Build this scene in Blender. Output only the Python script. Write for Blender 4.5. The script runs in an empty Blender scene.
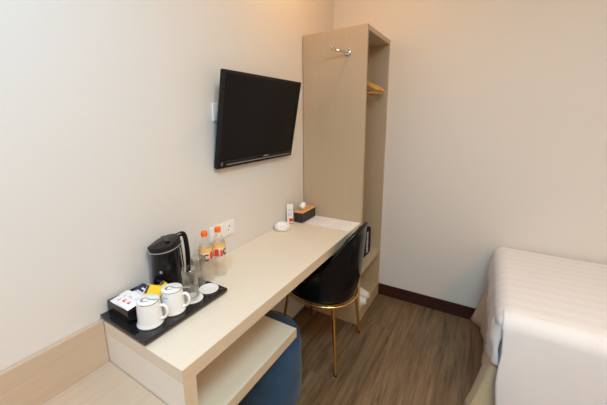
import bpy, bmesh, math, random
from mathutils import Vector, Matrix, Euler
random.seed(7)
C = bpy.context.scene.collection
PI = math.pi

# ------------------------------------------------------------------ materials
def mat(name, col, rough=0.5, metal=0.0, **kw):
    m = bpy.data.materials.new(name); m.use_nodes = True
    b = m.node_tree.nodes['Principled BSDF']
    b.inputs['Base Color'].default_value = (*col, 1)
    b.inputs['Roughness'].default_value = rough
    b.inputs['Metallic'].default_value = metal
    for k, v in kw.items(): b.inputs[k].default_value = v
    return m
def N(m, t, **kw):
    n = m.node_tree.nodes.new(t)
    for k, v in kw.items(): setattr(n, k, v)
    return n
def L(m, a, b): m.node_tree.links.new(a, b)
def BS(m): return m.node_tree.nodes['Principled BSDF']
def streaks(name, c1, c2, scale, rough=0.5, detail=4, bump=0.02, p0=0.3, p1=0.7, coat=0.0):
    """fine wood streaks: noise stretched along one axis of the object"""
    m = mat(name, c1, rough)
    tc = N(m, 'ShaderNodeTexCoord'); mp = N(m, 'ShaderNodeMapping')
    mp.inputs['Scale'].default_value = scale
    nz = N(m, 'ShaderNodeTexNoise'); nz.inputs['Scale'].default_value = 1; nz.inputs['Detail'].default_value = detail
    nz.inputs['Roughness'].default_value = 0.6
    cr = N(m, 'ShaderNodeValToRGB')
    cr.color_ramp.elements[0].position = p0; cr.color_ramp.elements[0].color = (*c1, 1)
    cr.color_ramp.elements[1].position = p1; cr.color_ramp.elements[1].color = (*c2, 1)
    L(m, tc.outputs['Object'], mp.inputs['Vector']); L(m, mp.outputs[0], nz.inputs['Vector'])
    L(m, nz.outputs['Fac'], cr.inputs['Fac']); L(m, cr.outputs[0], BS(m).inputs['Base Color'])
    bp = N(m, 'ShaderNodeBump'); bp.inputs['Strength'].default_value = bump; bp.inputs['Distance'].default_value = 0.002
    L(m, nz.outputs['Fac'], bp.inputs['Height']); L(m, bp.outputs[0], BS(m).inputs['Normal'])
    BS(m).inputs['Coat Weight'].default_value = coat
    return m

def plaster(name, col):
    m = mat(name, col, 0.75)
    tc = N(m, 'ShaderNodeTexCoord')
    nz = N(m, 'ShaderNodeTexNoise'); nz.inputs['Scale'].default_value = 90; nz.inputs['Detail'].default_value = 3
    bp = N(m, 'ShaderNodeBump'); bp.inputs['Strength'].default_value = 0.08; bp.inputs['Distance'].default_value = 0.002
    L(m, tc.outputs['Object'], nz.inputs['Vector']); L(m, nz.outputs['Fac'], bp.inputs['Height'])
    L(m, bp.outputs[0], BS(m).inputs['Normal'])
    return m

WALL = plaster('painted wall', (0.74, 0.70, 0.655))
CEIL = plaster('ceiling paint', (0.84, 0.82, 0.78))
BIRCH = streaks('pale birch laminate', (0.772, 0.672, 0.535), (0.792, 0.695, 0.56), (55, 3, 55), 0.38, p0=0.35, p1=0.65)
BIRCH_LIT = streaks('birch laminate with painted light', (0.84, 0.79, 0.70), (0.86, 0.81, 0.725), (4, 55, 55), 0.42, p0=0.35, p1=0.65)  # same birch, lightened to stand in for light on shelf and end panel
EDGE = streaks('warm edge band', (0.68, 0.545, 0.39), (0.73, 0.595, 0.44), (40, 4, 90), 0.45)
ASH = streaks('sandy ash laminate', (0.485, 0.365, 0.24), (0.515, 0.395, 0.265), (110, 110, 1.8), 0.5, p0=0.3, p1=0.7)
ASHY = streaks('sandy ash laminate bench', (0.54, 0.405, 0.29), (0.59, 0.45, 0.33), (70, 4, 70), 0.5, p0=0.3, p1=0.7)
BLACKGLOSS = mat('black gloss', (0.004, 0.004, 0.005), 0.12, **{'Specular IOR Level': 0.35})
BLACKPL = mat('black plastic', (0.008, 0.008, 0.009), 0.35, **{'Specular IOR Level': 0.3})
TRAYM = mat('black glass', (0.012, 0.012, 0.014), 0.06)
SCREEN = mat('dark screen', (0.005, 0.005, 0.006), 0.25, **{'Specular IOR Level': 0.14})
SILVER = mat('brushed silver', (0.62, 0.62, 0.62), 0.3, 1.0)
CHROME = mat('chrome', (0.62, 0.62, 0.63), 0.16, 1.0)
GOLD = mat('polished gold', (0.85, 0.55, 0.17), 0.18, 1.0)
CERAMIC = mat('white ceramic', (0.86, 0.85, 0.82), 0.18)
WHITEPL = mat('white plastic', (0.84, 0.83, 0.80), 0.35)
PAPER = mat('white paper', (0.86, 0.83, 0.82), 0.8)
INK = mat('grey ink', (0.42, 0.40, 0.42), 0.8)
RED = mat('red print', (0.72, 0.04, 0.02), 0.5)
ORANGE = mat('orange plastic', (0.95, 0.16, 0.01), 0.35)
AMBER = mat('amber print', (0.9, 0.5, 0.12), 0.5)
YELLOW = mat('yellow foil', (0.93, 0.57, 0.02), 0.3)
NAVY = mat('navy print', (0.03, 0.035, 0.09), 0.5)
HANG = streaks('orange hanger wood', (0.72, 0.33, 0.06), (0.86, 0.45, 0.10), (6, 60, 60), 0.3, coat=0.4)
BAMBOO = streaks('bamboo lid', (0.66, 0.33, 0.10), (0.80, 0.45, 0.16), (70, 5, 70), 0.4)
DARKRED = streaks('dark red skirting', (0.034, 0.008, 0.005), (0.055, 0.013, 0.008), (3, 60, 60), 0.35)
METALW = mat('white metal', (0.8, 0.8, 0.79), 0.4)

def glass(name, col=(1, 1, 1), rough=0.02, ior=1.45):
    return mat(name, col, rough, 0.0, **{'Transmission Weight': 1.0, 'IOR': ior})
def thin(name, tint, lo, hi, rough=0.05):
    m = bpy.data.materials.new(name); m.use_nodes = True; nt = m.node_tree; nt.nodes.remove(BS(m))
    out = nt.nodes['Material Output']; t = N(m, 'ShaderNodeBsdfTransparent'); t.inputs[0].default_value = (*tint, 1)
    g = N(m, 'ShaderNodeBsdfGlossy'); g.inputs['Roughness'].default_value = rough; g.inputs['Color'].default_value = (0.95, 0.95, 0.95, 1)
    lw = N(m, 'ShaderNodeLayerWeight'); lw.inputs['Blend'].default_value = 0.35
    mr = N(m, 'ShaderNodeMapRange'); mr.inputs['To Min'].default_value = lo; mr.inputs['To Max'].default_value = hi
    mx = N(m, 'ShaderNodeMixShader'); L(m, lw.outputs['Facing'], mr.inputs['Value']); L(m, mr.outputs[0], mx.inputs[0])
    L(m, t.outputs[0], mx.inputs[1]); L(m, g.outputs[0], mx.inputs[2]); L(m, mx.outputs[0], out.inputs['Surface'])
    return m
GLASS = thin('clear glass', (0.84, 0.84, 0.83), 0.07, 0.8, 0.03)
PET = thin('clear bottle plastic', (0.97, 0.97, 0.97), 0.04, 0.45, 0.1)
WATER = thin('water', (0.99, 0.99, 0.99), 0.01, 0.12, 0.05)

def fabric(name, c1, c2, sc=400, rough=0.95, bump=0.3):
    m = mat(name, c1, rough)
    BS(m).inputs['Sheen Weight'].default_value = 0.15
    tc = N(m, 'ShaderNodeTexCoord')
    nz = N(m, 'ShaderNodeTexNoise'); nz.inputs['Scale'].default_value = sc; nz.inputs['Detail'].default_value = 3
    n2 = N(m, 'ShaderNodeTexNoise'); n2.inputs['Scale'].default_value = 9; n2.inputs['Detail'].default_value = 4
    ad = N(m, 'ShaderNodeMath', operation='ADD')
    L(m, tc.outputs['Object'], nz.inputs['Vector']); L(m, tc.outputs['Object'], n2.inputs['Vector'])
    L(m, nz.outputs['Fac'], ad.inputs[0]); L(m, n2.outputs['Fac'], ad.inputs[1])
    cr = N(m, 'ShaderNodeValToRGB')
    cr.color_ramp.elements[0].position = 0.75; cr.color_ramp.elements[0].color = (*c1, 1)
    cr.color_ramp.elements[1].position = 1.25; cr.color_ramp.elements[1].color = (*c2, 1)
    hf = N(m, 'ShaderNodeMath', operation='MULTIPLY'); hf.inputs[1].default_value = 1.0
    L(m, ad.outputs[0], hf.inputs[0]); L(m, hf.outputs[0], cr.inputs['Fac'])
    L(m, cr.outputs[0], BS(m).inputs['Base Color'])
    bp = N(m, 'ShaderNodeBump'); bp.inputs['Strength'].default_value = bump; bp.inputs['Distance'].default_value = 0.001
    L(m, nz.outputs['Fac'], bp.inputs['Height']); L(m, bp.outputs[0], BS(m).inputs['Normal'])
    return m
DENIM = fabric('blue pouf fabric', (0.009, 0.040, 0.100), (0.020, 0.066, 0.150))
SKIRT = fabric('beige skirt fabric', (0.60, 0.47, 0.28), (0.66, 0.53, 0.33), 300, 0.7, 0.1)
SHEETP = fabric('plain white linen', (0.81, 0.785, 0.785), (0.84, 0.815, 0.815), 300, 0.8, 0.1)
TISSUE = fabric('tissue', (0.86, 0.84, 0.82), (0.9, 0.88, 0.86), 200, 0.9, 0.1)
# satin striped linen: stripes run along x, alternate in y; both colour and sheen change a little
STRIPE = mat('satin striped linen', (0.8, 0.75, 0.7), 0.6)
tc = N(STRIPE, 'ShaderNodeTexCoord'); wv = N(STRIPE, 'ShaderNodeTexWave', wave_type='BANDS', bands_direction='Y')
wv.inputs['Scale'].default_value = 4.6; wv.inputs['Distortion'].default_value = 0.0
mp = N(STRIPE, 'ShaderNodeMapping'); L(STRIPE, tc.outputs['Object'], mp.inputs['Vector']); L(STRIPE, mp.outputs[0], wv.inputs['Vector'])
cr = N(STRIPE, 'ShaderNodeValToRGB'); cr.color_ramp.elements[0].position = 0.35; cr.color_ramp.elements[1].position = 0.65
cr.color_ramp.elements[0].color = (0.80, 0.77, 0.77, 1); cr.color_ramp.elements[1].color = (0.83, 0.80, 0.80, 1)
L(STRIPE, wv.outputs['Fac'], cr.inputs['Fac']); L(STRIPE, cr.outputs[0], BS(STRIPE).inputs['Base Color'])

# vinyl plank floor: planks along y
FLOOR = mat('brown vinyl planks', (0.2, 0.13, 0.09), 0.42)
tc = N(FLOOR, 'ShaderNodeTexCoord')
rot = N(FLOOR, 'ShaderNodeMapping'); rot.inputs['Rotation'].default_value = (0, 0, PI / 2); rot.inputs['Location'].default_value = (0.3, 0.07, 0)
L(FLOOR, tc.outputs['Object'], rot.inputs['Vector'])
bk = N(FLOOR, 'ShaderNodeTexBrick'); bk.inputs['Scale'].default_value = 1.0
bk.inputs['Brick Width'].default_value = 1.2; bk.inputs['Row Height'].default_value = 0.18
bk.inputs['Mortar Size'].default_value = 0.0007; bk.inputs['Mortar Smooth'].default_value = 0.6
bk.inputs['Color1'].default_value = (0.0, 0.0, 0.0, 1); bk.inputs['Color2'].default_value = (1, 1, 1, 1); bk.inputs['Mortar'].default_value = (0.5, 0.5, 0.5, 1)
L(FLOOR, rot.outputs[0], bk.inputs['Vector'])
sc_ = N(FLOOR, 'ShaderNodeMapping'); sc_.inputs['Scale'].default_value = (20, 1.0, 1)
off = N(FLOOR, 'ShaderNodeVectorMath', operation='ADD')
mulv = N(FLOOR, 'ShaderNodeVectorMath', operation='SCALE'); mulv.inputs['Scale'].default_value = 13.7
L(FLOOR, bk.outputs['Color'], mulv.inputs[0]); L(FLOOR, tc.outputs['Object'], sc_.inputs['Vector'])
L(FLOOR, sc_.outputs[0], off.inputs[0]); L(FLOOR, mulv.outputs[0], off.inputs[1])
nz = N(FLOOR, 'ShaderNodeTexNoise'); nz.inputs['Scale'].default_value = 1.6; nz.inputs['Detail'].default_value = 6; nz.inputs['Roughness'].default_value = 0.62; nz.inputs['Distortion'].default_value = 0.6
L(FLOOR, off.outputs[0], nz.inputs['Vector'])
n2 = N(FLOOR, 'ShaderNodeTexNoise'); n2.inputs['Scale'].default_value = 6; n2.inputs['Detail'].default_value = 6; n2.inputs['Roughness'].default_value = 0.7
L(FLOOR, off.outputs[0], n2.inputs['Vector'])
mx = N(FLOOR, 'ShaderNodeMath', operation='MULTIPLY_ADD'); mx.inputs[1].default_value = 0.45
L(FLOOR, n2.outputs['Fac'], mx.inputs[0]); 
m2 = N(FLOOR, 'ShaderNodeMath', operation='MULTIPLY'); m2.inputs[1].default_value = 0.55
L(FLOOR, nz.outputs['Fac'], m2.inputs[0]); L(FLOOR, m2.outputs[0], mx.inputs[2])
cr = N(FLOOR, 'ShaderNodeValToRGB')
e = cr.color_ramp.elements
e[0].position = 0.38; e[0].color = (0.078, 0.046, 0.020, 1)
e[1].position = 0.62; e[1].color = (0.255, 0.166, 0.090, 1)
x_ = e.new(0.5); x_.color = (0.172, 0.107, 0.056, 1)
L(FLOOR, mx.outputs[0], cr.inputs['Fac'])
hs = N(FLOOR, 'ShaderNodeMixRGB', blend_type='MULTIPLY'); hs.inputs['Fac'].default_value = 1
md = N(FLOOR, 'ShaderNodeMapRange'); md.inputs['To Min'].default_value = 0.88; md.inputs['To Max'].default_value = 1.08
sp = N(FLOOR, 'ShaderNodeSeparateColor'); L(FLOOR, bk.outputs['Color'], sp.inputs[0]); L(FLOOR, sp.outputs[0], md.inputs['Value'])
L(FLOOR, cr.outputs[0], hs.inputs['Color1']); L(FLOOR, md.outputs[0], hs.inputs['Color2'])
seam = N(FLOOR, 'ShaderNodeMixRGB'); seam.inputs['Color2'].default_value = (0.07, 0.045, 0.03, 1)
sm = N(FLOOR, 'ShaderNodeMath', operation='MULTIPLY'); sm.inputs[1].default_value = 0.6
L(FLOOR, bk.outputs['Fac'], sm.inputs[0]); L(FLOOR, sm.outputs[0], seam.inputs['Fac'])
L(FLOOR, hs.outputs[0], seam.inputs['Color1']); L(FLOOR, seam.outputs[0], BS(FLOOR).inputs['Base Color'])
bp = N(FLOOR, 'ShaderNodeBump'); bp.inputs['Strength'].default_value = 0.15; bp.inputs['Distance'].default_value = 0.002
L(FLOOR, mx.outputs[0], bp.inputs['Height']); L(FLOOR, bp.outputs[0], BS(FLOOR).inputs['Normal'])

# ------------------------------------------------------------------ mesh helpers
def box(bm, x0, x1, y0, y1, z0, z1, bev=0.0, seg=2, mtx=None):
    r = bmesh.ops.create_cube(bm, size=1.0)
    vs = r['verts']
    for v in vs:
        v.co = Vector(((x0 + x1) / 2 + v.co.x * (x1 - x0), (y0 + y1) / 2 + v.co.y * (y1 - y0), (z0 + z1) / 2 + v.co.z * (z1 - z0)))
    if bev > 0:
        es = list({e for v in vs for e in v.link_edges})
        r2 = bmesh.ops.bevel(bm, geom=es, offset=bev, segments=seg, profile=0.5, affect='EDGES')
        vs = list({v for f in r2['faces'] for v in f.verts} | {v for v in vs if v.is_valid})
    if mtx:
        for v in vs: v.co = mtx @ v.co
    return bm
def B(*a, **k):
    bm = bmesh.new(); return box(bm, *a, **k)
def lathe(bm, prof, cx=0, cy=0, seg=40, sx=1, sy=1, mtx=None, close=False):
    rings = []
    for r, z in prof:
        if r < 1e-6: ring = [bm.verts.new((cx, cy, z))]
        else: ring = [bm.verts.new((cx + sx * r * math.cos(2 * PI * i / seg), cy + sy * r * math.sin(2 * PI * i / seg), z)) for i in range(seg)]
        rings.append(ring)
    prs = list(zip(rings, rings[1:]))
    if close: prs.append((rings[-1], rings[0]))
    for a, b in prs:
        for i in range(seg):
            j = (i + 1) % seg
            if len(a) == 1 and len(b) == 1: continue
            if len(a) == 1: bm.faces.new((a[0], b[i], b[j]))
            elif len(b) == 1: bm.faces.new((a[j], a[i], b[0]))
            else: bm.faces.new((a[i], b[i], b[j], a[j]))
    if mtx:
        for ring in rings:
            for v in ring: v.co = mtx @ v.co
    return bm
def LA(prof, **k): return lathe(bmesh.new(), prof, **k)
def tube(bm, pts, r, seg=12, closed=False, caps=True):
    pts = [Vector(p) for p in pts]; n = len(pts); rings = []
    rr = r if isinstance(r, (list, tuple)) else [r] * n
    up = Vector((0.0, 0.0, 1.0)); prev = None
    for i, p in enumerate(pts):
        if closed: t = pts[(i + 1) % n] - pts[i - 1]
        else: t = pts[min(i + 1, n - 1)] - pts[max(i - 1, 0)]
        t.normalize()
        if prev is None:
            a = t.cross(up)
            if a.length < 1e-3: a = t.cross(Vector((1, 0, 0)))
            a.normalize()
        else:
            a = prev - t * prev.dot(t); a.normalize()
        prev = a; b = t.cross(a)
        rings.append([bm.verts.new(p + rr[i] * (a * math.cos(2 * PI * k / seg) + b * math.sin(2 * PI * k / seg))) for k in range(seg)])
    m = n if closed else n - 1
    for i in range(m):
        A, Bq = rings[i], rings[(i + 1) % n]
        for k in range(seg):
            bm.faces.new((A[k], A[(k + 1) % seg], Bq[(k + 1) % seg], Bq[k]))
    if caps and not closed:
        bm.faces.new(rings[0][::-1]); bm.faces.new(rings[-1])
    return bm
def smooth_path(pts, n=6):
    pts = [Vector(p) for p in pts]; out = []
    for i in range(len(pts) - 1):
        p0 = pts[max(i - 1, 0)]; p1 = pts[i]; p2 = pts[i + 1]; p3 = pts[min(i + 2, len(pts) - 1)]
        for k in range(n):
            t = k / n
            out.append(0.5 * ((2 * p1) + (p2 - p0) * t + (2 * p0 - 5 * p1 + 4 * p2 - p3) * t * t + (3 * p1 - p0 - 3 * p2 + p3) * t ** 3))
    out.append(pts[-1]); return out
def prism(bm, poly, z0, z1):
    a = [bm.verts.new((x, y, z0)) for x, y in poly]; b = [bm.verts.new((x, y, z1)) for x, y in poly]
    bm.faces.new(a[::-1]); bm.faces.new(b)
    for i in range(len(a)):
        j = (i + 1) % len(a); bm.faces.new((a[i], a[j], b[j], b[i]))
    return bm
def sheet(fn, nu, nv, wrap=False):
    bm = bmesh.new()
    g = [[bm.verts.new(fn(i / nu, j / nv)) for j in range(nv + 1)] for i in range(nu if wrap else nu + 1)]
    m = len(g)
    for i in range(nu):
        for j in range(nv):
            bm.faces.new((g[i][j], g[(i + 1) % m][j], g[(i + 1) % m][j + 1], g[i][j + 1]))
    return bm
def obj(name, bm, m, parent=None, smooth=False, world=True, solid=0, sub=0, off=-1.0):
    bmesh.ops.recalc_face_normals(bm, faces=bm.faces)
    if world and parent is not None:
        w = Vector((0, 0, 0)); p = parent
        while p: w += p.location; p = p.parent
        for v in bm.verts: v.co -= w
    me = bpy.data.meshes.new(name); bm.to_mesh(me); bm.free()
    o = bpy.data.objects.new(name, me); C.objects.link(o)
    me.materials.append(m)
    if parent: o.parent = parent
    if smooth:
        for p in me.polygons: p.use_smooth = True
        me.set_sharp_from_angle(angle=math.radians(40))
    if solid:
        s = o.modifiers.new('thickness', 'SOLIDIFY'); s.thickness = solid; s.offset = off
    if sub:
        s = o.modifiers.new('smooth', 'SUBSURF'); s.levels = sub; s.render_levels = sub
    return o
def tag(o, label, cat, group=None):
    o['label'] = label; o['category'] = cat
    if group: o['group'] = group
    return o
def thing(name, label, cat, loc=(0, 0, 0), rz=0, group=None):
    o = bpy.data.objects.new(name, None); C.objects.link(o)
    o.empty_display_size = 0.05; o.location = loc; o.rotation_euler = (0, 0, rz)
    return tag(o, label, cat, group)
def struct(name, bm, m, parent=None, **k):
    o = obj(name, bm, m, parent, **k)
    if parent is None: o['kind'] = 'structure'
    return o
def copy_tree(o, parent=None, loc=None, rz=None, label=None):
    c = o.copy(); C.objects.link(c)
    if parent: c.parent = parent
    if loc is not None: c.location = loc
    if rz is not None: c.rotation_euler = (0, 0, rz)
    if label: c['label'] = label
    for ch in list(o.children): copy_tree(ch, c)
    return c

# ------------------------------------------------------------------ room
X1, Y0, YB, ZC = 3.7, -1.45, 1.913, 2.65
YW, WX, H = 1.424, 0.43, 1.94
struct('floor', B(-0.1, X1 + 0.1, Y0 - 0.1, YB + 0.1, -0.1, 0), FLOOR)
struct('ceiling', B(-0.1, X1 + 0.1, Y0 - 0.1, YB + 0.1, ZC, ZC + 0.1), CEIL)
struct('wall_left', B(-0.1, 0, Y0 - 0.1, YB + 0.1, 0, ZC), WALL)
struct('wall_back', B(0, X1, YB, YB + 0.1, 0, ZC), WALL)
struct('wall_right', B(X1, X1 + 0.1, Y0 - 0.1, YB + 0.1, 0, ZC), WALL)
# near wall with a window opening
wx0, wx1, wz0, wz1 = 0.15, 1.75, 0.85, 2.25
bm = bmesh.new()
box(bm, 0, wx0, Y0 - 0.1, Y0, 0, ZC); box(bm, wx1, X1, Y0 - 0.1, Y0, 0, ZC)
box(bm, wx0, wx1, Y0 - 0.1, Y0, 0, wz0); box(bm, wx0, wx1, Y0 - 0.1, Y0, wz1, ZC)
struct('wall_near', bm, WALL)
bm = bmesh.new()
for a in ((wx0, wx0 + .05, wz0, wz1), (wx1 - .05, wx1, wz0, wz1), (wx0 + .05, wx1 - .05, wz0, wz0 + .05), (wx0 + .05, wx1 - .05, wz1 - .05, wz1), ((wx0 + wx1) / 2 - .025, (wx0 + wx1) / 2 + .025, wz0 + .05, wz1 - .05)):
    box(bm, a[0], a[1], Y0 - 0.07, Y0 - 0.02, a[2], a[3], 0.004)
w1 = struct('window_1', bm, METALW)
bm = bmesh.new()
prism_pts = [(WX + 0.002, YB), (X1, YB), (X1, YB - 0.014), (WX + 0.002, YB - 0.014)]
box(bm, WX + 0.001, X1, YB - 0.013, YB, 0, 0.078, 0); box(bm, WX + 0.001, X1, YB - 0.009, YB, 0.078, 0.09, 0)
struct('baseboard_back', bm, DARKRED)

# ------------------------------------------------------------------ desk
D, T = 0.428, 0.047
desk = thing('writing_desk', 'long pale birch wall desk with thick top and open niche below', 'desk', (0.2, 0.7, 0))
obj('desk_top', B(0.001, D - 0.002, 0.0, YW - 0.001, 0.75 - T, 0.75, 0.001), BIRCH, desk)
obj('side_panel', B(0.001, D - 0.002, 0.0, 0.043, 0.0, 0.75 - T, 0.001), BIRCH_LIT, desk)
eb = bmesh.new(); box(eb, D - 0.002, D, 0.0, YW - 0.001, 0.75 - T, 0.75)
o = obj('edge_band', eb, EDGE, desk); o['label'] = 'warmer tan edge strip along the front'
o = obj('edge_band', B(D - 0.002, D, 0.0, 0.043, 0, 0.75 - T), EDGE, desk); o['label'] = 'warmer tan edge strip on the end panel'
SX, SY, SZ = 0.374, 0.69, 0.422
sh = obj('shelf', B(0.001, SX - 0.002, 0.043, SY, SZ - 0.047, SZ, 0.001), BIRCH_LIT, desk)
obj('edge_band', B(SX - 0.002, SX, 0.043, SY, SZ - 0.047, SZ), EDGE, sh)

# luggage bench on the near side, with its backboard along the wall
bench = thing('luggage_bench', 'low sandy wood luggage bench with backboard, butting the near end of the desk', 'bench', (0.25, -0.6, 0))
obj('bench_top', B(0.021, 0.50, -1.30, -0.002, 0.553, 0.593, 0.001), ASHY, bench)
obj('backboard', B(0.001, 0.020, -1.30, -0.002, 0.30, 0.752, 0.001), ASHY, bench)
obj('side_panel', B(0.021, 0.49, -1.30, -1.26, 0.0, 0.552), ASHY, bench)
obj('side_panel', B(0.021, 0.42, -0.045, -0.003, 0.0, 0.552), ASHY, bench)

# ------------------------------------------------------------------ wardrobe
wr = thing('wardrobe', 'tall narrow open wardrobe in sandy wood standing at the end of the desk', 'wardrobe', (0.22, 1.67, 0))
PT = 0.02
obj('side_panel', B(0.006, WX, YW, YW + PT, 0, H, 0.0015), ASH, wr)
obj('side_panel', B(0.006, WX, YB - PT - 0.001, YB - 0.001, 0, H, 0.0015), ASH, wr)
obj('top_panel', B(0.006, WX - 0.001, YW + PT, YB - PT - 0.001, H - 0.03, H - 0.001, 0.001), ASH, wr)
obj('back_panel', B(0.006, 0.016, YW + PT, YB - PT - 0.001, 0.0, H - 0.03), ASH, wr)
obj('shelf', B(0.016, WX - 0.002, YW + PT, YB - PT - 0.001, 0.365, 0.40, 0.001), ASH, wr)
obj('base_shelf', B(0.016, WX - 0.002, YW + PT, YB - PT - 0.001, 0.075, 0.10, 0.001), ASH, wr)
obj('plinth', B(WX - 0.02, WX - 0.003, YW + PT, YB - PT - 0.001, 0.0, 0.075), ASH, wr)
bm = bmesh.new(); tube(bm, [(0.22, YW + PT, 1.740), (0.22, YB - PT - 0.001, 1.740)], 0.0125, 20)
obj('hanging_rail', bm, CHROME, wr, smooth=True)

# wooden hangers on the rail
def make_hanger(loc, label):
    t = thing('coat_hanger', label, 'hanger', loc, 0, 'wooden hangers on the wardrobe rail')
    # shaped shoulder, in local xz plane
    n = 28; bm = bmesh.new(); rings = []
    for i in range(n + 1):
        u = -1 + 2 * i / n; x = 0.205 * u
        z = -0.070 - 0.085 * (abs(u) ** 1.5) ; yy = 0.018 * u * u
        hh = 0.019 - 0.006 * abs(u); ww = 0.008 + 0.007 * abs(u) ** 2
        if i in (0, n): hh *= 0.5; ww *= 0.6
        rings.append([bm.verts.new((x, yy + ww * math.cos(a), z + hh * math.sin(a))) for a in [2 * PI * k / 12 for k in range(12)]])
    for a, b in zip(rings, rings[1:]):
        for k in range(12): bm.faces.new((a[k], a[(k + 1) % 12], b[(k + 1) % 12], b[k]))
    bm.faces.new(rings[0]); bm.faces.new(rings[-1])
    obj('shoulder_bar', bm, HANG, t, smooth=True, world=False)
    bm = bmesh.new(); tube(bm, [(-0.19, 0.014, -0.166), (0.19, 0.014, -0.166)], 0.0055, 12)
    obj('trouser_bar', bm, HANG, t, smooth=True, world=False)
    bm = bmesh.new()
    pts = [(0, 0, -0.07), (0, 0, -0.03), (0.004, 0, -0.02), (0.012, 0, -0.012)]
    pts += [(0.0155 * math.cos(a), 0, 0.0155 * math.sin(a)) for a in [math.radians(-35 + 15 * k) for k in range(15)]]
    tube(bm, pts, 0.0018, 8); obj('hook', bm, CHROME, t, smooth=True, world=False)
    return t
hg = make_hanger((0.224, 1.80, 1.7480), 'orange wooden coat hanger on the rail, the one farther from the desk')
copy_tree(hg, loc=(0.217, 1.69, 1.7480), rz=0.10, label='orange wooden coat hanger on the rail, the one nearer the desk, mostly hidden')

# robe hook on the wardrobe side
hk = thing('robe_hook', 'chrome double robe hook screwed high on the side of the wardrobe', 'hook', (0.314, YW, 1.80))
mt = Matrix.Translation((0.314, YW - 0.0005, 1.797)) @ Matrix.Rotation(PI / 2, 4, 'X')
bm = bmesh.new(); lathe(bm, [(0, 0), (0.021, 0), (0.0215, 0.002), (0.018, 0.005), (0.010, 0.007), (0, 0.0075)], seg=32, mtx=mt)
obj('wall_plate', bm, CHROME, hk, smooth=True)
bm = bmesh.new()
tube(bm, smooth_path([(0.314, YW - 0.006, 1.798), (0.300, YW - 0.030, 1.797), (0.282, YW - 0.050, 1.806), (0.262, YW - 0.062, 1.806), (0.246, YW - 0.078, 1.814), (0.240, YW - 0.085, 1.826)]), 0.005, 12)
tube(bm, smooth_path([(0.262, YW - 0.062, 1.808), (0.258, YW - 0.07, 1.822), (0.257, YW - 0.072, 1.830)]), 0.004, 10)
lathe(bm, [(0, -0.007), (0.006, -0.004), (0.0075, 0), (0.006, 0.005), (0, 0.007)], seg=16, mtx=Matrix.Translation((0.240, YW - 0.085, 1.829)))
obj('arm', bm, CHROME, hk, smooth=True)
for dx, dz in ((0.013, 0.010), (-0.003, -0.016)):
    bm = bmesh.new(); lathe(bm, [(0, 0), (0.0035, 0), (0.003, 0.0065), (0, 0.0075)], seg=12, mtx=Matrix.Translation((0.314 + dx, YW - 0.001, 1.797 + dz)) @ Matrix.Rotation(PI / 2, 4, 'X'))
    o = obj('screw', bm, BLACKPL, hk, smooth=True); o['label'] = 'dark screw head'

# safe-like black box on the wardrobe shelf
sf = thing('black_box', 'black box with pale markings on the wardrobe shelf, behind the chair back', 'box', (0.30, 1.70, 0.40))
BOXM = mat('matt black', (0.004, 0.004, 0.004), 0.6, **{'Specular IOR Level': 0.15})
obj('body', B(0.16, 0.377, 1.56, 1.80, 0.4005, 0.60, 0.004), BOXM, sf)
door = obj('door', B(0.377, 0.383, 1.565, 1.795, 0.405, 0.595, 0.002), BOXM, sf)
bm = bmesh.new(); random.seed(3)
zz = 0.425
while zz < 0.575:
    box(bm, 0.383, 0.3836, 1.700 + random.uniform(-.004, .004), 1.735 + random.uniform(-.006, .006), zz, zz + 0.011); zz += 0.021
obj('markings', bm, WHITEPL, door)

# slippers
def slipper(loc, rz, label):
    t = thing('slipper', label, 'slipper', loc, rz, 'white slippers at the wardrobe bottom')
    def outl(k, n=36):
        a = 2 * PI * k / n; x = 0.125 * math.cos(a); w = 0.040 + 0.006 * math.cos(a)
        return x, w * math.sin(a)
    bm = bmesh.new(); prism(bm, [outl(k) for k in range(36)], 0.0005, 0.009)
    obj('sole', bm, SHEETP, t, smooth=True, world=False)
    def up(u, v):
        x = 0.0 + 0.123 * u; lim = 0.044 * math.sqrt(max(0.02, 1 - (max(x, 0) / 0.126) ** 2)) + 0.001
        a = PI * v
        return Vector((x, lim * math.cos(a), 0.009 + (0.052 - 0.028 * u * u) * math.sin(a)))
    obj('upper', sheet(up, 14, 16), SHEETP, t, smooth=True, world=False, solid=0.003)
    return t
s1 = slipper((0.318, 1.55, 0.10), 0.06, 'white cloth slipper on the wardrobe bottom shelf, nearer the desk')
copy_tree(s1, loc=(0.312, 1.655, 0.10), rz=-0.08, label='white cloth slipper on the wardrobe bottom shelf, nearer the back wall')

# ------------------------------------------------------------------ television
tvz = math.radians(10.3)
tv = thing('television', 'black flat television tilted forward on the wall above the desk', 'television', (0.0, 0.865, 1.41))
W2, H2 = 0.327, 0.220
MT = Matrix.Translation((0.064, 0.896, 1.411)) @ Matrix.Rotation(tvz, 4, 'Y')
def TB(*a, **k): return B(*a, mtx=MT, **k)
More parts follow.
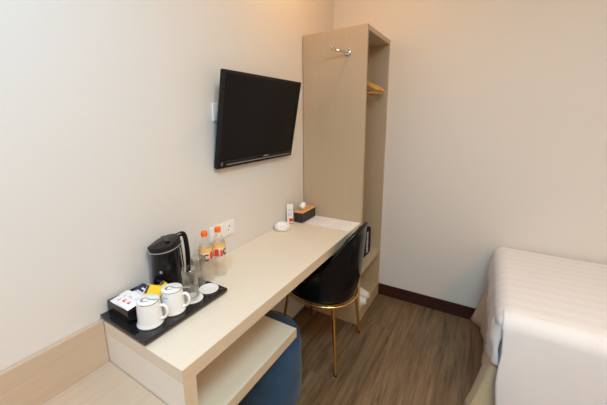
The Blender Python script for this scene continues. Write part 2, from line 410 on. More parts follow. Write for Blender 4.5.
# local x = out of the wall, y along, z up
bm = TB(-0.016, -0.002, -W2, W2, -H2, H2, bev=0.003); box(bm, -0.040, -0.015, -W2 * .93, W2 * .93, -H2 * .93, H2 * .72, 0.012, mtx=MT)
obj('casing', bm, BLACKPL, tv)
bm = bmesh.new()
f = 0.014
for a in ((-W2, W2, H2 - f, H2), (-W2, W2, -H2, -H2 + 0.036), (-W2, -W2 + f, -H2 + 0.036, H2 - f), (W2 - f, W2, -H2 + 0.036, H2 - f)):
    box(bm, -0.002, 0.005, a[0], a[1], a[2], a[3], 0.0015, mtx=MT)
obj('bezel', bm, BLACKGLOSS, tv)
obj('screen', TB(-0.002, 0.0015, -W2 + f, W2 - f, -H2 + 0.036, H2 - f), SCREEN, tv)
o = obj('speaker_strip', TB(0.005, 0.0075, -W2 + 0.06, W2 - 0.02, -H2 + 0.0135, -H2 + 0.0175, bev=0.001), mat('grey strip', (0.42, 0.42, 0.42), 0.35, 0.6), tv); o['label'] = 'thin silver strip along the lower bezel'
o = obj('emblem', TB(0.005, 0.0062, -0.022 + 0.05, 0.022 + 0.05, -H2 + 0.026, -H2 + 0.031), mat('pale emblem', (0.35, 0.35, 0.36), 0.4), tv); o['label'] = 'small pale lettering'
obj('power_light', TB(0.005, 0.0062, -W2 + 0.022, -W2 + 0.036, -H2 + 0.014, -H2 + 0.030), mat('sticker', (0.12, 0.12, 0.13), 0.4), tv)
bm = bmesh.new()
box(bm, 0.0, 0.006, 0.79, 0.94, 1.31, 1.50); box(bm, 0.006, 0.034, 0.80, 0.815, 1.32, 1.49); box(bm, 0.006, 0.034, 0.915, 0.93, 1.32, 1.49)
obj('wall_bracket', bm, BLACKPL, tv)
# wall outlet behind the left edge of the television with a plugged in cable
oa = thing('wall_outlet', 'small white wall outlet peeking out behind the left edge of the television', 'outlet', (0, 0.632, 1.452))
obj('face_plate', B(0, 0.009, 0.588, 0.665, 1.412, 1.492, 0.003), WHITEPL, oa)
bm = bmesh.new(); lathe(bm, [(0, 0.0095), (0.023, 0.0095), (0.023, 0.011), (0.019, 0.011), (0.018, 0.0095)], seg=28, mtx=Matrix.Translation((0, 0.627, 1.452)) @ Matrix.Rotation(PI / 2, 4, 'Y'))
obj('socket_ring', bm, WHITEPL, oa, smooth=True)
bm = bmesh.new(); tube(bm, smooth_path([(0.0115, 0.640, 1.452), (0.020, 0.640, 1.452), (0.022, 0.642, 1.435), (0.014, 0.645, 1.40), (0.010, 0.65, 1.36)]), [0.012] * 6 + [0.007] * 6 + [0.004] * 13, 10)
tag(obj('power_cable', bm, BLACKPL, smooth=True), 'black plug and cable in the outlet behind the television', 'cable')

# double outlet above the desk
ob = thing('wall_outlet', 'white double wall outlet above the desk behind the water bottles', 'outlet', (0, 0.605, 0.882))
obj('face_plate', B(0, 0.009, 0.518, 0.690, 0.845, 0.919, 0.003), WHITEPL, ob)
for yy in (0.565, 0.645):
    bm = bmesh.new()
    lathe(bm, [(0, 0.0095), (0.0185, 0.0095), (0.020, 0.0115), (0.023, 0.0115), (0.024, 0.009)], seg=28, mtx=Matrix.Translation((0, yy, 0.882)) @ Matrix.Rotation(PI / 2, 4, 'Y'))
    r = obj('socket_ring', bm, WHITEPL, ob, smooth=True)
    bm = bmesh.new()
    for d in (-0.0095, 0.0095):
        lathe(bm, [(0, 0.0098), (0.003, 0.0098), (0.003, 0.0101), (0, 0.0101)], seg=12, mtx=Matrix.Translation((0, yy + d * .5, 0.882 + d)) @ Matrix.Rotation(PI / 2, 4, 'Y'))
    obj('socket_hole', bm, BLACKPL, r)

# ------------------------------------------------------------------ pouf
pf = thing('pouf', 'round dark blue fabric pouf tucked under the desk shelf', 'pouf', (0.197, 0.655, 0))
R_ = 0.192
prof = [(0, 0.004), (R_ * .9, 0.004), (R_ * .97, 0.012), (R_, 0.03), (R_ * 1.01, 0.18), (R_, 0.305), (R_ * .98, 0.330), (R_ * .93, 0.350), (R_ * .84, 0.363), (R_ * .5, 0.370), (0, 0.372)]
obj('cushion', LA(prof, cx=0.197, cy=0.655, seg=72), DENIM, pf, smooth=True)
bm = bmesh.new(); tube(bm, [(0.197 + R_ * .955 * math.cos(a), 0.655 + R_ * .955 * math.sin(a), 0.3515) for a in [2 * PI * k / 64 for k in range(64)]], 0.003, 8, closed=True)
obj('piping', bm, DENIM, pf, smooth=True)

# ------------------------------------------------------------------ chair
ch = thing('shell_chair', 'glossy black shell chair with gold legs tucked under the desk', 'chair', (0.310, 1.100, 0))
cx, cy = 0.310, 1.100
LEATHER = mat('glossy black upholstery', (0.004, 0.004, 0.005), 0.17, **{'Specular IOR Level': 0.3})
def plan(a, r=0.248):
    # rounded-square plan, a = 0 towards the back rest (+x)
    c, s = math.cos(a), math.sin(a); p = 2.3
    k = (abs(c) ** p + abs(s) ** p) ** (-1 / p)
    return cx + 0.21 / 0.243 * r * k * c, cy + 0.195 / 0.243 * r * k * s
def htop(a):
    d = abs(math.degrees(math.atan2(math.sin(a), math.cos(a))))
    ks = [(0, .856), (14, .857), (28, .832), (40, .80), (50, .742), (60, .67), (75, .60), (95, .54), (120, .50), (150, .485), (180, .48)]
    for (a0, h0), (a1, h1) in zip(ks, ks[1:]):
        if d <= a1: 
            t = (d - a0) / (a1 - a0); t = t * t * (3 - 2 * t) * .5 + t * .5
            return h0 + (h1 - h0) * t
    return .48
def SHX(x, z):      # the shell is a little shorter at the seat ring than at the shoulders
    k = 1.0 + 0.07 * min(1, max(0, (z - 0.43) / 0.35)); return 0.08 + (x - 0.08) * k
def shell(u, v):
    a = 2 * PI * u
    zt = htop(a); z = 0.425 + (zt - 0.425) * v
    r = 0.228 + 0.020 * math.sin(min(1, (z - 0.425) / 0.16) * PI / 2)
    x, y = plan(a, r); x = SHX(x, z)
    up = max(0, (z - 0.50)) / 0.36
    if v > 0.93 and zt > .6: x += 0.010 * (v - 0.93) / 0.07
    y = cy + (y - cy) * (1 - 0.05 * up ** 2)
    return Vector((x, y, z))
obj('shell_back', sheet(shell, 72, 22, wrap=True), LEATHER, ch, smooth=True, solid=0.016, off=-1)
bm = bmesh.new()
rings = []
for k, (rr, z) in enumerate([(0.05, 0.428), (0.216, 0.428), (0.218, 0.44), (0.214, 0.468), (0.205, 0.482), (0.15, 0.488), (0.05, 0.485)]):
    rings.append([bm.verts.new((SHX(plan(2 * PI * i / 64, rr)[0], .43), plan(2 * PI * i / 64, rr)[1], z)) for i in range(64)])
for a, b in zip(rings, rings[1:]):
    for i in range(64): bm.faces.new((a[i], a[(i + 1) % 64], b[(i + 1) % 64], b[i]))
bm.faces.new(rings[0][::-1]); bm.faces.new(rings[-1])
obj('seat', bm, LEATHER, ch, smooth=True)
bm = bmesh.new(); tube(bm, [(SHX(plan(2 * PI * i / 80, 0.243)[0], .43), plan(2 * PI * i / 80, 0.243)[1], 0.417) for i in range(80)], 0.0065, 12, closed=True)
obj('seat_ring', bm, GOLD, ch, smooth=True)
for (tx, ty), (fx, fy) in (((0.450, 0.950), (0.474, 0.941)), ((0.460, 1.250), (0.460, 1.365)), ((0.16, 0.960), (0.10, 0.93)), ((0.16, 1.25), (0.10, 1.36))):
    bm = bmesh.new(); tube(bm, [(tx, ty, 0.418), (fx, fy, 0.006)], [0.0105, 0.0085], 16)
    lg = obj('leg', bm, GOLD, ch, smooth=True)
    bm = bmesh.new(); lathe(bm, [(0, 0.0), (0.009, 0.0), (0.0098, 0.008), (0, 0.008)], cx=fx, cy=fy, seg=16)
    obj('foot_cap', bm, BLACKPL, lg, smooth=True)

# ------------------------------------------------------------------ bed
BX0, BX1, BY0, BY1, BZ = 1.165, 3.25, 1.03, 1.905, 0.592
bed = thing('bed', 'single bed with white satin striped cover and beige skirt against the back wall', 'bed', (2.2, 1.47, 0))
obj('bed_base', B(BX0 + 0.03, BX1, BY0 + 0.03, BY1 - 0.01, 0.03, 0.27, 0.01), mat('bed base cloth', (0.5, 0.42, 0.3), 0.9), bed)
obj('mattress', B(BX0 + 0.012, BX1 - 0.01, BY0 + 0.014, BY1 - 0.004, 0.272, 0.565, 0.05, seg=6), SHEETP, bed, smooth=True)
# skirt: wavy strip along foot end and near side
def lerp_tab(tab, s):
    for (a, p), (b, q) in zip(tab, tab[1:]):
        if s <= b:
            t = (s - a) / (b - a); t = t * t * (3 - 2 * t); return p + (q - p) * t
    return tab[-1][1]
HEM = [(0, .085), (.03, .075), (.09, .028), (.18, .022), (.35, .012), (.5, .018), (.6, .028), (.70, .055), (.78, .085), (.86, .075), (.875, .05)]
def skirt(u, v):
    Ls = (BY1 - BY0) - 0.03; Ln = 1.95; s = u * (Ls + Ln); z = 0.380 - 0.372 * v
    wob = v * (0.004 * math.sin(s * 19) + 0.004 * math.sin(s * 47 + 1) + 0.005 * math.sin(s * 9 + 2))
    if s < Ls:
        return Vector((BX0 + 0.008 - lerp_tab(HEM, s) * v ** 1.3 - wob, BY1 - 0.006 - s, z))
    s2 = s - Ls
    c = math.exp(-s2 / 0.05)
    return Vector((BX0 + 0.008 + s2 - c * (.05 * v ** 1.3 + wob), BY0 + 0.02 - (.02 * v + wob) * (1 - c), z))
obj('bed_skirt', sheet(skirt, 260, 10), SKIRT, bed, smooth=True, solid=0.002, off=0)
# striped cover: closed cap over the mattress. u runs along x from foot hem up over the edge and along the top, v across y
def rounded(d, r):   # d = arc length measured from hem top start; returns (outset drop)
    return d
RC = 0.06
def cover(u, v):
    # path in x: foot drop (length DL), round, top
    y = BY0 + 0.004 + (BY1 - BY0 - 0.006) * v
    yc = abs(v - 0.5) * 2
    hem = 0.335 + 0.05 * (1 - v) ** 6 * 0 + 0.01 * math.sin(v * 9)
    DL = BZ - RC - hem
    arc = RC * PI / 2
    nd = 0.22; na = 0.36
    if u < nd:
        t = u / nd; z = hem + DL * t
        bulge = 0.012 * math.sin(t * PI) + 0.006 * (1 - t) * math.sin(v * 17)
        wr_ = 0.0035 * math.sin(v * 90 + 6 * t + 2 * math.sin(v * 13)) * (0.3 + 0.7 * (1 - t)) + 0.002 * math.sin(v * 41 - 9 * t)
        x = BX0 - bulge - wr_ - 0.004
    elif u < na:
        a = (u - nd) / (na - nd) * PI / 2
        x = BX0 + RC - RC * math.cos(a) - 0.004 * math.cos(a); z = BZ - RC + RC * math.sin(a)
        x -= 0.0015 * math.sin(v * 90 + 6) * math.cos(a)
    else:
        t = (u - na) / (1 - na)
        x = BX0 + RC + (BX1 - BX0 - RC) * t ** 1.2; z = BZ + 0.006 * math.sin(t * 7) * math.sin(v * 5)
    # round the long edges
    for ye, sg in ((BY0 + 0.004, 1), (BY1 - 0.002, -1)):
        d = (y - ye) * sg
        if d < RC:
            q = RC - math.sqrt(max(0, RC * RC - (RC - d) ** 2))
            if u > nd: z -= q * min(1, (u - nd) / (na - nd) ) * (1.0 if sg > 0 else .6)
            if u < na: x += q * (1 - max(0, (u - nd)) / (na - nd)) * 0.6
    return Vector((x, y, z))
obj('striped_cover', sheet(cover, 120, 110), STRIPE, bed, smooth=True, solid=0.004, off=0)
# near side drop: plain heavy fold hanging from the top edge almost to the floor
def drop(u, v):
    x = BX0 + 0.022 + (BX1 - BX0 - 0.03) * u ** 1.15
    if v < 0.25:
        a = v / 0.25 * PI / 2; y = BY0 + 0.048 - 0.056 * math.sin(a) ; z = BZ - 0.003 - 0.068 * (1 - math.cos(a))
    else:
        t = (v - 0.25) / 0.75; z = BZ - 0.071 - (BZ - 0.071 - 0.06) * t
        y = BY0 - 0.008 - 0.028 * t - t * 0.008 * math.sin(u * 23) - 0.004 * math.sin(u * 14 + 5 * t) * t
        x += 0.005 * math.sin(t * 9) * math.exp(-u * 30) + 0.012 * t * math.exp(-u * 8)
    e = math.exp(-u * 40)
    if v < .25: z -= 0.010 * e
    y += 0.004 * e
    return Vector((x, y, z))
obj('side_fold', sheet(drop, 140, 60), SHEETP, bed, smooth=True, solid=0.007, off=0)

# ------------------------------------------------------------------ things on the desk
ZT = 0.770
tr = thing('serving_tray', 'black glass serving tray with tea things at the near end of the desk', 'tray', (0.13, 0.18, 0.75))
obj('tray_plate', B(0.004, 0.262, -0.002, 0.356, 0.758, ZT, 0.002), TRAYM, tr)
for fx, fy in ((0.03, 0.03), (0.235, 0.03), (0.03, 0.33), (0.235, 0.33)):
    obj('rubber_foot', LA([(0, 0.7501), (0.008, 0.7501), (0.008, 0.7582), (0, 0.7582)], cx=fx, cy=fy, seg=16), BLACKPL, tr)

# condiment caddy
KL = Vector((0.083, 0.088, ZT)); ka = math.radians(-1)
kd = thing('sachet_caddy', 'black open box of drink sachets on the tray beside the wall', 'caddy', tuple(KL), ka)
bm = bmesh.new(); kw, kl, khh, kt = 0.064, 0.068, 0.046, 0.003
box(bm, -kw, kw, -kl, kl, 0.0005, kt)
box(bm, -kw, -kw + kt, -kl, kl, kt, khh); box(bm, kw - kt, kw, -kl, kl, kt, khh)
box(bm, -kw + kt, kw - kt, -kl, -kl + kt, kt, khh); box(bm, -kw + kt, kw - kt, kl - kt, kl, kt, khh)
obj('body', bm, BLACKGLOSS, kd, world=False)
obj('divider', B(-kw + kt, kw - kt, 0.012, 0.015, kt, khh - 0.003), BLACKGLOSS, kd, world=False)

def sachet(name, label, m, loc, rot, sx, sy, marks=None, mm=None, grp=None):
    t = thing(name, label, 'sachet', loc, 0, grp); t.rotation_euler = rot
    def f(sg):
        def g(u, v):
            e = (1 - (2 * u - 1) ** 8) * (1 - (2 * v - 1) ** 8)
            return Vector(((u - .5) * sx, (v - .5) * sy, sg * 0.0022 * max(e, 0) ** .6))
        return g
    bm = sheet(f(1), 14, 14); b2 = sheet(f(-1), 14, 14)
    me = bpy.data.meshes.new('t'); b2.to_mesh(me); b2.free(); bm.from_mesh(me); bpy.data.meshes.remove(me)
    bmesh.ops.remove_doubles(bm, verts=bm.verts, dist=0.0001)
    obj('packet', bm, m, t, smooth=True, world=False)
    if marks:
        for mk, mmx in zip(marks, mm):
            b = bmesh.new()
            for (a0, a1, b0, b1) in mk: box(b, a0 * sx, a1 * sx, b0 * sy, b1 * sy, 0.0021, 0.0026)
            obj('print', b, mmx, t, world=False)
    return t
wm = [[(-.30, -.12, -.28, -.19), (-.27, -.16, -.16, -.11), (.02, .18, -.25, -.17), (.04, .16, -.14, -.1)], [(-.3, -.05, .05, .08), (-.3, -.1, .12, .14), (.1, .35, .1, .13), (.12, .3, .2, .23)]]
for k, (lx, ly, lz, rx, ry, rz) in enumerate([(0.055, 0.062, 0.812, 0.10, 0.06, 0.05), (0.072, 0.061, 0.817, 0.12, 0.05, 0.08), (0.098, 0.062, 0.821, 0.14, 0.05, -0.02)]):
    sachet('sugar_sachet', ['white sachet with red print lying in the black caddy, the one nearest the wall', 'white sachet with red print in the black caddy, the middle of three', 'white sachet with red print in the black caddy, the one nearest the cups'][k], PAPER, (lx, ly, lz), (rx, ry, rz), 0.078, 0.072, wm, [RED, INK], 'white sachets in the caddy')
nm = [[(-.2, .3, -.3, -.15), (-.1, .25, .05, .2)]]
for k, (lx, ly, lz, rx, ry, rz) in enumerate([(0.052, 0.128, 0.812, 0.2, 0.1, 0.0), (0.095, 0.130, 0.815, 0.25, -0.1, 0.1)]):
    sachet('coffee_sachet', ['dark navy sachet in the far half of the caddy, against the wall', 'dark navy and white sachet in the far half of the caddy, beside the yellow sachets'][k], [NAVY, PAPER][k], (lx, ly, lz), (rx, ry, rz), 0.06, 0.048, nm, [[WHITEPL], [NAVY]][k], 'coffee sachets in the caddy')
for k, (lx, ly, lz, rx, ry, rz) in enumerate([(0.142, 0.128, 0.838, 0.45, 0.15, 0.6), (0.148, 0.168, 0.824, 0.15, 0.4, 0.2)]):
    sachet('creamer_sachet', ['bright yellow sachet leaning on the caddy edge', 'bright yellow sachet lying lower between the caddy and the far cup'][k], YELLOW, (lx, ly, lz), (rx, ry, rz), 0.072, 0.042, [[(-.47, -.36, -.4, .4)]], [NAVY], 'yellow sachets by the caddy')

# cups with lids
def cup(loc, rz, label):
    t = thing('teacup', label, 'cup', loc, rz, 'white cups on the tray')
    R = 0.038
    pr_ = [(0, 0.003), (0.030, 0.003), (0.033, 0.0), (0.0415, 0.0005), (0.0425, 0.004), (0.040, 0.009), (0.0385, 0.016), (R, 0.03), (R - 0.0005, 0.06), (R - 0.002, 0.074), (R - 0.002, 0.078), (R - 0.004, 0.0785), (R - 0.006, 0.074), (R - 0.005, 0.03), (R - 0.008, 0.010), (0, 0.008)]
    obj('body', LA(pr_, seg=56), CERAMIC, t, smooth=True, world=False)
    bm = bmesh.new(); pts = smooth_path([(R - 0.003, 0, 0.060), (R + 0.010, 0, 0.064), (R + 0.020, 0, 0.055), (R + 0.022, 0, 0.040), (R + 0.016, 0, 0.025), (R + 0.006, 0, 0.017), (R - 0.001, 0, 0.016)], 5)
    tube(bm, pts, 0.0048, 12); 
    for v in bm.verts: v.co.y *= 1.25
    obj('handle', bm, CERAMIC, t, smooth=True, world=False)
    obj('lid', LA([(0, 0.0790), (0.031, 0.0790), (0.0345, 0.081), (0.0345, 0.083), (0.030, 0.0855), (0.02, 0.088), (0, 0.089)], seg=48), WHITEPL, t, smooth=True, world=False)
    return t
c1 = cup((0.193, 0.066, ZT + 0.0005), 0.55, 'white lidded cup nearest the tray corner, its handle to the right')
c2 = copy_tree(c1, loc=(0.199, 0.152, ZT + 0.0005), rz=0.5, label='white lidded cup between the first cup and the clear glass')
# teaspoon lying over each lid
def spoon(loc, rz, label):
    bm = bmesh.new()
    pts = [(-0.045, 0), (-0.03, 0), (0.0, 0), (0.03, 0), (0.05, 0)]
    def s(u, v):
        x = -0.045 + 0.085 * u
        if u < 0.3: w = 0.0095 * math.sqrt(max(0.0, 1 - ((u - 0.16) / 0.17) ** 2)) + 0.0015; dz = -0.003 * (1 - ((u - .16) / .17) ** 2)
        else: w = 0.0022 + 0.003 * max(0, (u - 0.6)) ; dz = 0.002 * math.sin((u - .3) * 4)
        vv = 2 * v - 1
        return Vector((x, w * vv, max(dz, -0.003) * (1 - vv * vv)))
    o = obj('teaspoon', sheet(s, 40, 8), SILVER, smooth=True, solid=0.0014, off=1, world=False)
    o.location = loc; o.rotation_euler = (0, 0.0, rz)
    return tag(o, label, 'spoon', 'teaspoons on the cups')
spoon((0.221, 0.072, ZT + 0.0905), 0.62, 'silver teaspoon lying across the lid of the nearest cup')
o = spoon((0.228, 0.159, ZT + 0.0905), 0.62, 'silver teaspoon lying across the lid of the farther cup')

# coasters and glasses
def coaster(loc, label):
    o = obj('coaster', LA([(0, 0.0005), (0.036, 0.0005), (0.0378, 0.002), (0.0378, 0.004), (0.036, 0.0052), (0.032, 0.0042), (0, 0.0042)], seg=48), WHITEPL, smooth=True, world=False)
    o.location = loc; return tag(o, label, 'coaster', 'round white coasters on the tray')
k1 = coaster((0.203, 0.233, ZT), 'round white coaster under the upturned clear glass')
k2 = k1.copy(); C.objects.link(k2); k2.location = (0.205, 0.311, ZT); k2['label'] = 'round white empty coaster at the far corner of the tray'
def tumbler(loc, label):
    h = 0.116
    o = obj('drinking_glass', LA([(0.0285, 0.0), (0.030, 0.0), (0.0295, h * .5), (0.0285, h - 0.003), (0.026, h), (0, h), (0, h - 0.009), (0.0255, h - 0.009), (0.0272, h * .5)], seg=48, close=False), GLASS, smooth=True, world=False)
    o.location = loc; return tag(o, label, 'glass', 'upturned glasses on the tray')
g1 = tumbler((0.196, 0.232, ZT + 0.0047), 'upturned clear drinking glass on a white coaster beside the cup')
g2 = g1.copy(); C.objects.link(g2); g2.location = (0.140, 0.322, ZT + 0.0005); g2['label'] = 'upturned clear drinking glass at the back of the tray beside the bottles'

# kettle
kt_ = thing('electric_kettle', 'glossy black electric kettle with silver rim at the back of the tray', 'kettle', (0.068, 0.235, ZT))
kx, ky = 0.069, 0.236
obj('power_base', LA([(0, ZT + .0005), (0.063, ZT + .0005), (0.0645, ZT + 0.006), (0.062, ZT + 0.013), (0, ZT + 0.013)], cx=kx, cy=ky, seg=56), BLACKPL, kt_, smooth=True)
HS = math.radians(68)          # handle direction
def kb(u, v, dr=0.0):
    a = 2 * PI * u
    z = ZT + 0.0135 + 0.185 * v
    r = 0.0635 - 0.0065 * v - 0.003 * v * v + dr
    tilt = 0.013 * v ** 2 * math.cos(a - HS)
    sp_ = 0.014 * max(0, (v - 0.80) / 0.20) * max(0, math.cos(a - HS - PI)) ** 10
    return Vector((kx + (r + sp_) * math.cos(a), ky + (r + sp_) * math.sin(a), z + tilt))
obj('body', sheet(lambda u, v: kb(u, v * .88), 64, 24, wrap=True), BLACKGLOSS, kt_, smooth=True, solid=0.003)
bm = bmesh.new(); tube(bm, [kb(i / 64, 0.885, 0.0008) for i in range(64)], 0.0019, 8, closed=True)
o = obj('rim_band', bm, SILVER, kt_, smooth=True); o['label'] = 'thin silver band around the rim'
def lidf(u, v):
    if v < 0.35: return kb(u, 0.89 + 0.10 * v / 0.35, -0.0005)
    if v < 0.5: q = (v - 0.35) / 0.15; p = kb(u, 0.99 + 0.02 * math.sin(q * PI / 2), -0.0005 - 0.006 * (1 - math.cos(q * PI / 2))); return p
    q = (v - 0.5) / 0.5; p = kb(u, 1.01, -0.0065); c = Vector((kx, ky, ZT + 0.2065)); r_ = p.lerp(c, q); r_.z = p.z + (c.z - p.z) * q; return r_
bm = sheet(lidf, 64, 20, wrap=True); bmesh.ops.remove_doubles(bm, verts=bm.verts, dist=0.0001)
lid = obj('lid', bm, BLACKPL, kt_, smooth=True)
bm = bmesh.new(); box(bm, -0.034, 0.034, -0.009, 0.009, 0.0, 0.006, 0.002, mtx=Matrix.Translation((kx, ky, ZT + 0.2035)) @ Matrix.Rotation(HS + PI / 2, 4, 'Z'))
obj('lid_grip', bm, BLACKGLOSS, lid)
bm = bmesh.new(); hd = Vector((math.cos(HS), math.sin(HS), 0)); c0 = Vector((kx, ky, 0))
pts = smooth_path([c0 + hd * 0.045 + Vector((0, 0, ZT + 0.210)), c0 + hd * 0.064 + Vector((0, 0, ZT + 0.214)), c0 + hd * 0.074 + Vector((0, 0, ZT + 0.200)), c0 + hd * 0.079 + Vector((0, 0, ZT + 0.155)), c0 + hd * 0.079 + Vector((0, 0, ZT + 0.09)), c0 + hd * 0.072 + Vector((0, 0, ZT + 0.050)), c0 + hd * 0.057 + Vector((0, 0, ZT + 0.040))], 6)
tube(bm, pts, 0.0095, 14); obj('handle', bm, BLACKGLOSS, kt_, smooth=True)
bm = bmesh.new(); tube(bm, [kb((HS - 0.75) / (2 * PI), k / 20, 0.0008) for k in range(3, 18)], 0.0016, 8)
o = obj('trim_line', bm, SILVER, kt_, smooth=True); o['label'] = 'silver line down beside the handle'
bm = bmesh.new()
lathe(bm, [(0, 0), (0.0055, 0), (0.0055, 0.001), (0, 0.001)], seg=20, mtx=Matrix.Translation((kx + 0.0602 * math.cos(math.radians(-60)), ky + 0.0602 * math.sin(math.radians(-60)), ZT + 0.10)) @ Matrix.Rotation(math.radians(-60), 4, 'Z') @ Matrix.Rotation(PI / 2, 4, 'Y'))
o = obj('emblem', bm, SILVER, kt_); o['label'] = 'small round silver emblem'

# bottles
def bottle(loc, rz, label):
    t = thing('water_bottle', label, 'bottle', loc, rz, 'water bottles on the desk')
    SR = 0.93
    out = [(0, 0.006), (0.018, 0.004), (0.024, 0.0003), (0.029, 0.004), (0.0305, 0.012), (0.0305, 0.03), (0.029, 0.034), (0.0305, 0.038), (0.0305, 0.052), (0.029, 0.056), (0.0305, 0.060), (0.0305, 0.078), (0.0290, 0.083), (0.0305, 0.088), (0.031, 0.10), (0.031, 0.148), (0.0305, 0.156), (0.026, 0.172), (0.018, 0.186), (0.0135, 0.192), (0.013, 0.197), (0.013, 0.205)]
    out = [(r * SR, z) for r, z in out]
    obj('bottle_body', LA(out, seg=44), PET, t, smooth=True, world=False)
    wat = [(0, 0.0085)] + [(max(r - 0.0013, 0), z + 0.0022) for r, z in out[1:17]] + [(0.0245, 0.1725), (0, 0.1725)]
    obj('water', LA(wat, seg=44), WATER, t, smooth=True, world=False)
    cp = obj('cap', LA([(0, 0.2195), (0.0115, 0.2195), (0.0132, 0.2180), (0.0138, 0.213), (0.0138, 0.200), (0.0128, 0.199), (0.0128, 0.2055), (0, 0.2055)], seg=36), ORANGE, t, smooth=True, world=False)
    def band(z0, z1, r, a0=0, a1=2 * PI, n=44):
        bm = bmesh.new(); A = []; Bq = []
        for i in range(n + 1):
            a = a0 + (a1 - a0) * i / n
            A.append(bm.verts.new((r * math.cos(a), r * math.sin(a), z0))); Bq.append(bm.verts.new((r * math.cos(a), r * math.sin(a), z1)))
        for i in range(n): bm.faces.new((A[i], A[i + 1], Bq[i + 1], Bq[i]))
        return bm
    lb = obj('label_sleeve', band(0.096, 0.152, 0.0313 * SR), mat('label white', (0.85, 0.68, 0.50), 0.5) if 'lab' not in MEMO else MEMO['lab'], t, smooth=True, world=False, solid=0.0002, off=1)
    MEMO['lab'] = lb.data.materials[0]
    obj('amber_band', band(0.134, 0.152, 0.0317 * SR), AMBER, lb, smooth=True, world=False)
    q = -0.95                                             # direction that faces the room
    for a0, a1, z0, z1, m in ((q - 1.35, q - 0.75, 0.100, 0.130, RED), (q - 0.5, q - 0.2, 0.098, 0.126, RED), (q + 0.8, q + 1.4, 0.104, 0.134, RED)):
        obj('red_mark', band(z0, z1, 0.0319 * SR, a0, a1, 10), m, lb, smooth=True, world=False)
    # dark crescent mark
    bm = bmesh.new(); rr = 0.0322 * SR; R1, R0 = 0.015, 0.009; k = []
    for i in range(21):
        th = math.radians(50 + 260 * i / 20)
        k.append([bm.verts.new((rr * math.cos(q + .35 + R * math.cos(th) / rr), rr * math.sin(q + .35 + R * math.cos(th) / rr), 0.114 + R * math.sin(th))) for R in (R0, R1)])
    for a, b in zip(k, k[1:]): bm.faces.new((a[0], a[1], b[1], b[0]))
    obj('dark_mark', bm, NAVY, lb, world=False)
    return t
MEMO = {}
b1 = bottle((0.119, 0.385, 0.75), 0.0, 'clear water bottle with orange cap, the one nearer the tray')
copy_tree(b1, loc=(0.130, 0.450, 0.75), rz=0.9, label='clear water bottle with orange cap, the farther one in front of the outlet')

# ashtray
at = obj('ashtray', bmesh.new(), CERAMIC)
bpy.data.objects.remove(at)
AX, AY = 0.053, 1.068
def ash(u, v):
    a = 2 * PI * u
    prof = [(0.0, .0006), (0.040, .0006), (0.047, .006), (0.0505, .018), (0.0495, .031), (0.047, .034), (0.044, .0325), (0.041, .022), (0.034, .012), (0.0, .011)]
    k = v * 9; i = min(int(k), 8); f_ = k - i
    r = prof[i][0] * (1 - f_) + prof[i + 1][0] * f_; z = prof[i][1] * (1 - f_) + prof[i + 1][1] * f_
    if z > .024:
        for q in range(3):
            d = math.atan2(math.sin(a - 0.9 - q * 2.094), math.cos(a - 0.9 - q * 2.094))
            z -= 0.008 * math.exp(-(d / 0.12) ** 2) * min(1, (z - .024) / .007)
    return Vector((AX + r * math.cos(a), AY + r * math.sin(a), 0.75 + z))
bm = sheet(ash, 72, 36, wrap=True); bmesh.ops.remove_doubles(bm, verts=bm.verts, dist=0.00005)
tag(obj('ashtray', bm, CERAMIC, smooth=True), 'small round white ashtray on the desk in front of the tissue box', 'ashtray')

# table card
cd = thing('table_card', 'white upright table card with red print between ashtray and tissue box', 'card', (0.034, 1.190, 0.75), math.radians(32))
bm = bmesh.new(); box(bm, -0.021, 0.021, -0.016, 0.016, 0.0005, 0.004, 0.001)
obj('stand_base', bm, GLASS, cd, world=False)
obj('card_panel', B(-0.020, 0.020, -0.0015, 0.0015, 0.004, 0.130, 0.0006), PAPER, cd, world=False)
bm = bmesh.new(); box(bm, -0.006, 0.020, -0.0021, -0.0015, 0.012, 0.034); o = obj('red_print', bm, RED, cd, world=False)
bm = bmesh.new()
for z in (0.092, 0.084, 0.070, 0.062, 0.054): box(bm, -0.014, 0.013, -0.002, -0.0015, z, z + 0.0025)
obj('printed_text', bm, INK, cd, world=False)

# tissue box
tb = thing('tissue_box', 'dark tissue box with orange bamboo lid in the far corner of the desk', 'tissue box', (0.074, 1.318, 0.75), math.radians(0))
DKBOX = mat('dark leatherette', (0.028, 0.024, 0.022), 0.5)
obj('body', B(-0.033, 0.033, -0.092, 0.092, 0.0005, 0.066, 0.006, seg=3), DKBOX, tb, world=False)
obj('lid', B(-0.0355, 0.0355, -0.0945, 0.0945, 0.066, 0.074, 0.003), BAMBOO, tb, world=False)
def tis(u, v):
    a = 2 * PI * u; r = 0.005 + 0.020 * v ** .8
    rr = r * (1 + 0.35 * math.cos(2 * a + 2 * v) + 0.12 * math.sin(5 * a + 3 * v))
    zz = 0.072 + 0.036 * v + 0.006 * v * math.sin(3 * a + 1) 
    return Vector((0.9 * rr * math.cos(a), -0.028 + 1.5 * rr * math.sin(a), zz))
obj('tissue', sheet(tis, 48, 10, wrap=True), TISSUE, tb, smooth=True, world=False, solid=0.0008)

# papers at the end of the desk
pp = thing('paper_sheet', 'flat white printed sheet on the desk against the wardrobe side', 'paper', (0.27, 1.32, 0.75))
obj('sheet', B(0.118, 0.424, 1.238, 1.419, 0.7502, 0.7512), PAPER, pp)
bm = bmesh.new(); random.seed(5)
for i in range(9):
    y = 1.255 + i * 0.017
    for x0, x1 in ((0.135, 0.26), (0.285, 0.405)):
        box(bm, x0, x1 - random.uniform(0, 0.05), y, y + 0.0035, 0.7512, 0.75135)
obj('printed_text', bm, mat('faint ink', (0.62, 0.60, 0.64), 0.8), pp)

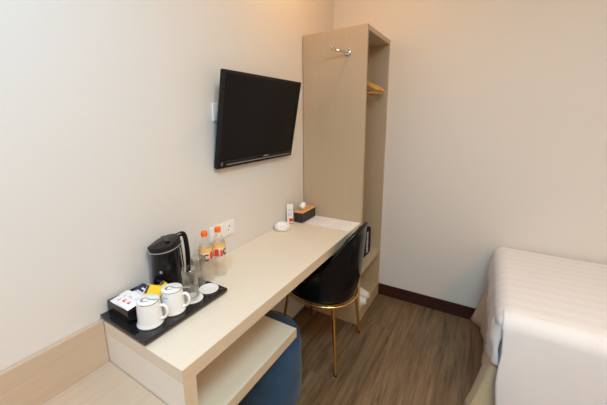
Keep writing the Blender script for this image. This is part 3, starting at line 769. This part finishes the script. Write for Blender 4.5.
# ------------------------------------------------------------------ lamps and light
WARM = (1.0, 0.72, 0.42)
LAMPM = mat('lamp glow', (1, 1, 1), 0.5); BS(LAMPM).inputs['Emission Color'].default_value = (1, 0.8, 0.55, 1); BS(LAMPM).inputs['Emission Strength'].default_value = 4
def downlight(x, y, power, size, label, col=WARM, spot=None):
    k_ = max(size, 0.04)
    t = thing('ceiling_downlight', label, 'lamp', (x, y, ZC), 0, 'ceiling downlights')
    obj('trim_ring', LA([(k_ + .001, -0.0005), (k_ + .013, -0.0005), (k_ + .013, -0.005), (k_ + .003, -0.007), (k_ + .001, -0.006)], seg=40, close=True), METALW, t, smooth=True, world=False)
    obj('diffuser', LA([(0, -0.001), (k_, -0.001), (k_, -0.003), (0, -0.003)], seg=40), LAMPM, t, world=False)
    if spot:
        l = bpy.data.lights.new('lamp', 'SPOT'); l.spot_size = math.radians(spot); l.spot_blend = 0.9; l.shadow_soft_size = size
    else:
        l = bpy.data.lights.new('lamp', 'AREA'); l.shape = 'DISK'; l.size = size * 2
    l.energy = power; l.color = col
    lo = bpy.data.objects.new('lamp', l); C.objects.link(lo); lo.location = (x, y, ZC - 0.02)
    return t
PW = {'chair': (6.8, (1, .50, .12)), 'bed': (1.5, (1, .5, .2)), 'near': (32, (1, .46, .14)), 'camera': (23, (.22, .54, 1)), 'window': (3.4, (1, .65, .44)), 'sky': (.22, (1, .95, .7)), 'shelf_fill': (34, (.65, .98, 1))}
downlight(0.45, 1.14, PW['chair'][0], 0.04, 'round ceiling downlight above the desk chair', PW['chair'][1])
downlight(1.95, 0.95, PW['bed'][0], 0.05, 'round ceiling downlight above the bed', PW['bed'][1])
downlight(1.55, -0.35, PW['shelf_fill'][0], 0.32, 'unseen round cool fill lamp added to light the desk shelf', PW['shelf_fill'][1])  # unseen cool fill, added so light reaches the shelf under the desk
downlight(2.6, -0.7, PW['near'][0], 0.20, 'unseen round warm fill lamp added in the near right corner', PW['near'][1])  # added out of view as a broad warm fill from the right
downlight(0.85, -0.75, PW['camera'][0], 0.12, 'round ceiling downlight nearest the window', PW['camera'][1])

l = bpy.data.lights.new('window_daylight', 'AREA'); l.shape = 'RECTANGLE'; l.size = wx1 - wx0 - .1; l.size_y = wz1 - wz0 - .1
l.energy = PW['window'][0]; l.color = PW['window'][1]
lo = bpy.data.objects.new('window_daylight', l); C.objects.link(lo)
lo.location = ((wx0 + wx1) / 2, Y0 - 0.015, (wz0 + wz1) / 2); lo.rotation_euler = (math.radians(90), 0, 0)

w = bpy.data.worlds.new('World'); bpy.context.scene.world = w; w.use_nodes = True
w.node_tree.nodes['Background'].inputs[0].default_value = (*PW['sky'][1], 1); w.node_tree.nodes['Background'].inputs[1].default_value = PW['sky'][0]

# ------------------------------------------------------------------ camera (solved from the photograph's edges)
yaw, pitch, roll, F = -0.5889, -0.2081, -0.0223, 307.6083
fw = Vector((math.sin(yaw) * math.cos(pitch), math.cos(yaw) * math.cos(pitch), math.sin(pitch)))
r = fw.cross(Vector((0, 0, 1))).normalized(); u = r.cross(fw)
r2 = r * math.cos(roll) + u * math.sin(roll); u2 = u * math.cos(roll) - r * math.sin(roll)
cam = bpy.data.cameras.new('camera'); co = bpy.data.objects.new('camera', cam); C.objects.link(co)
M = Matrix((r2, u2, -fw)).transposed().to_4x4(); M.translation = (1.0545, -0.4378, 1.408); co.matrix_world = M
cam.sensor_fit = 'HORIZONTAL'; cam.sensor_width = 36; cam.lens = F * 36 / 607
cam.shift_x = 22.67 / 607; cam.shift_y = -16.76 / 607; cam.clip_start = 0.02
S = bpy.context.scene; S.camera = co
S.view_settings.view_transform = 'Standard'; S.view_settings.look = 'None'; S.view_settings.gamma = 1; S.view_settings.exposure = -0.17
S.view_settings.use_curve_mapping = False
S.cycles.transparent_max_bounces = 32
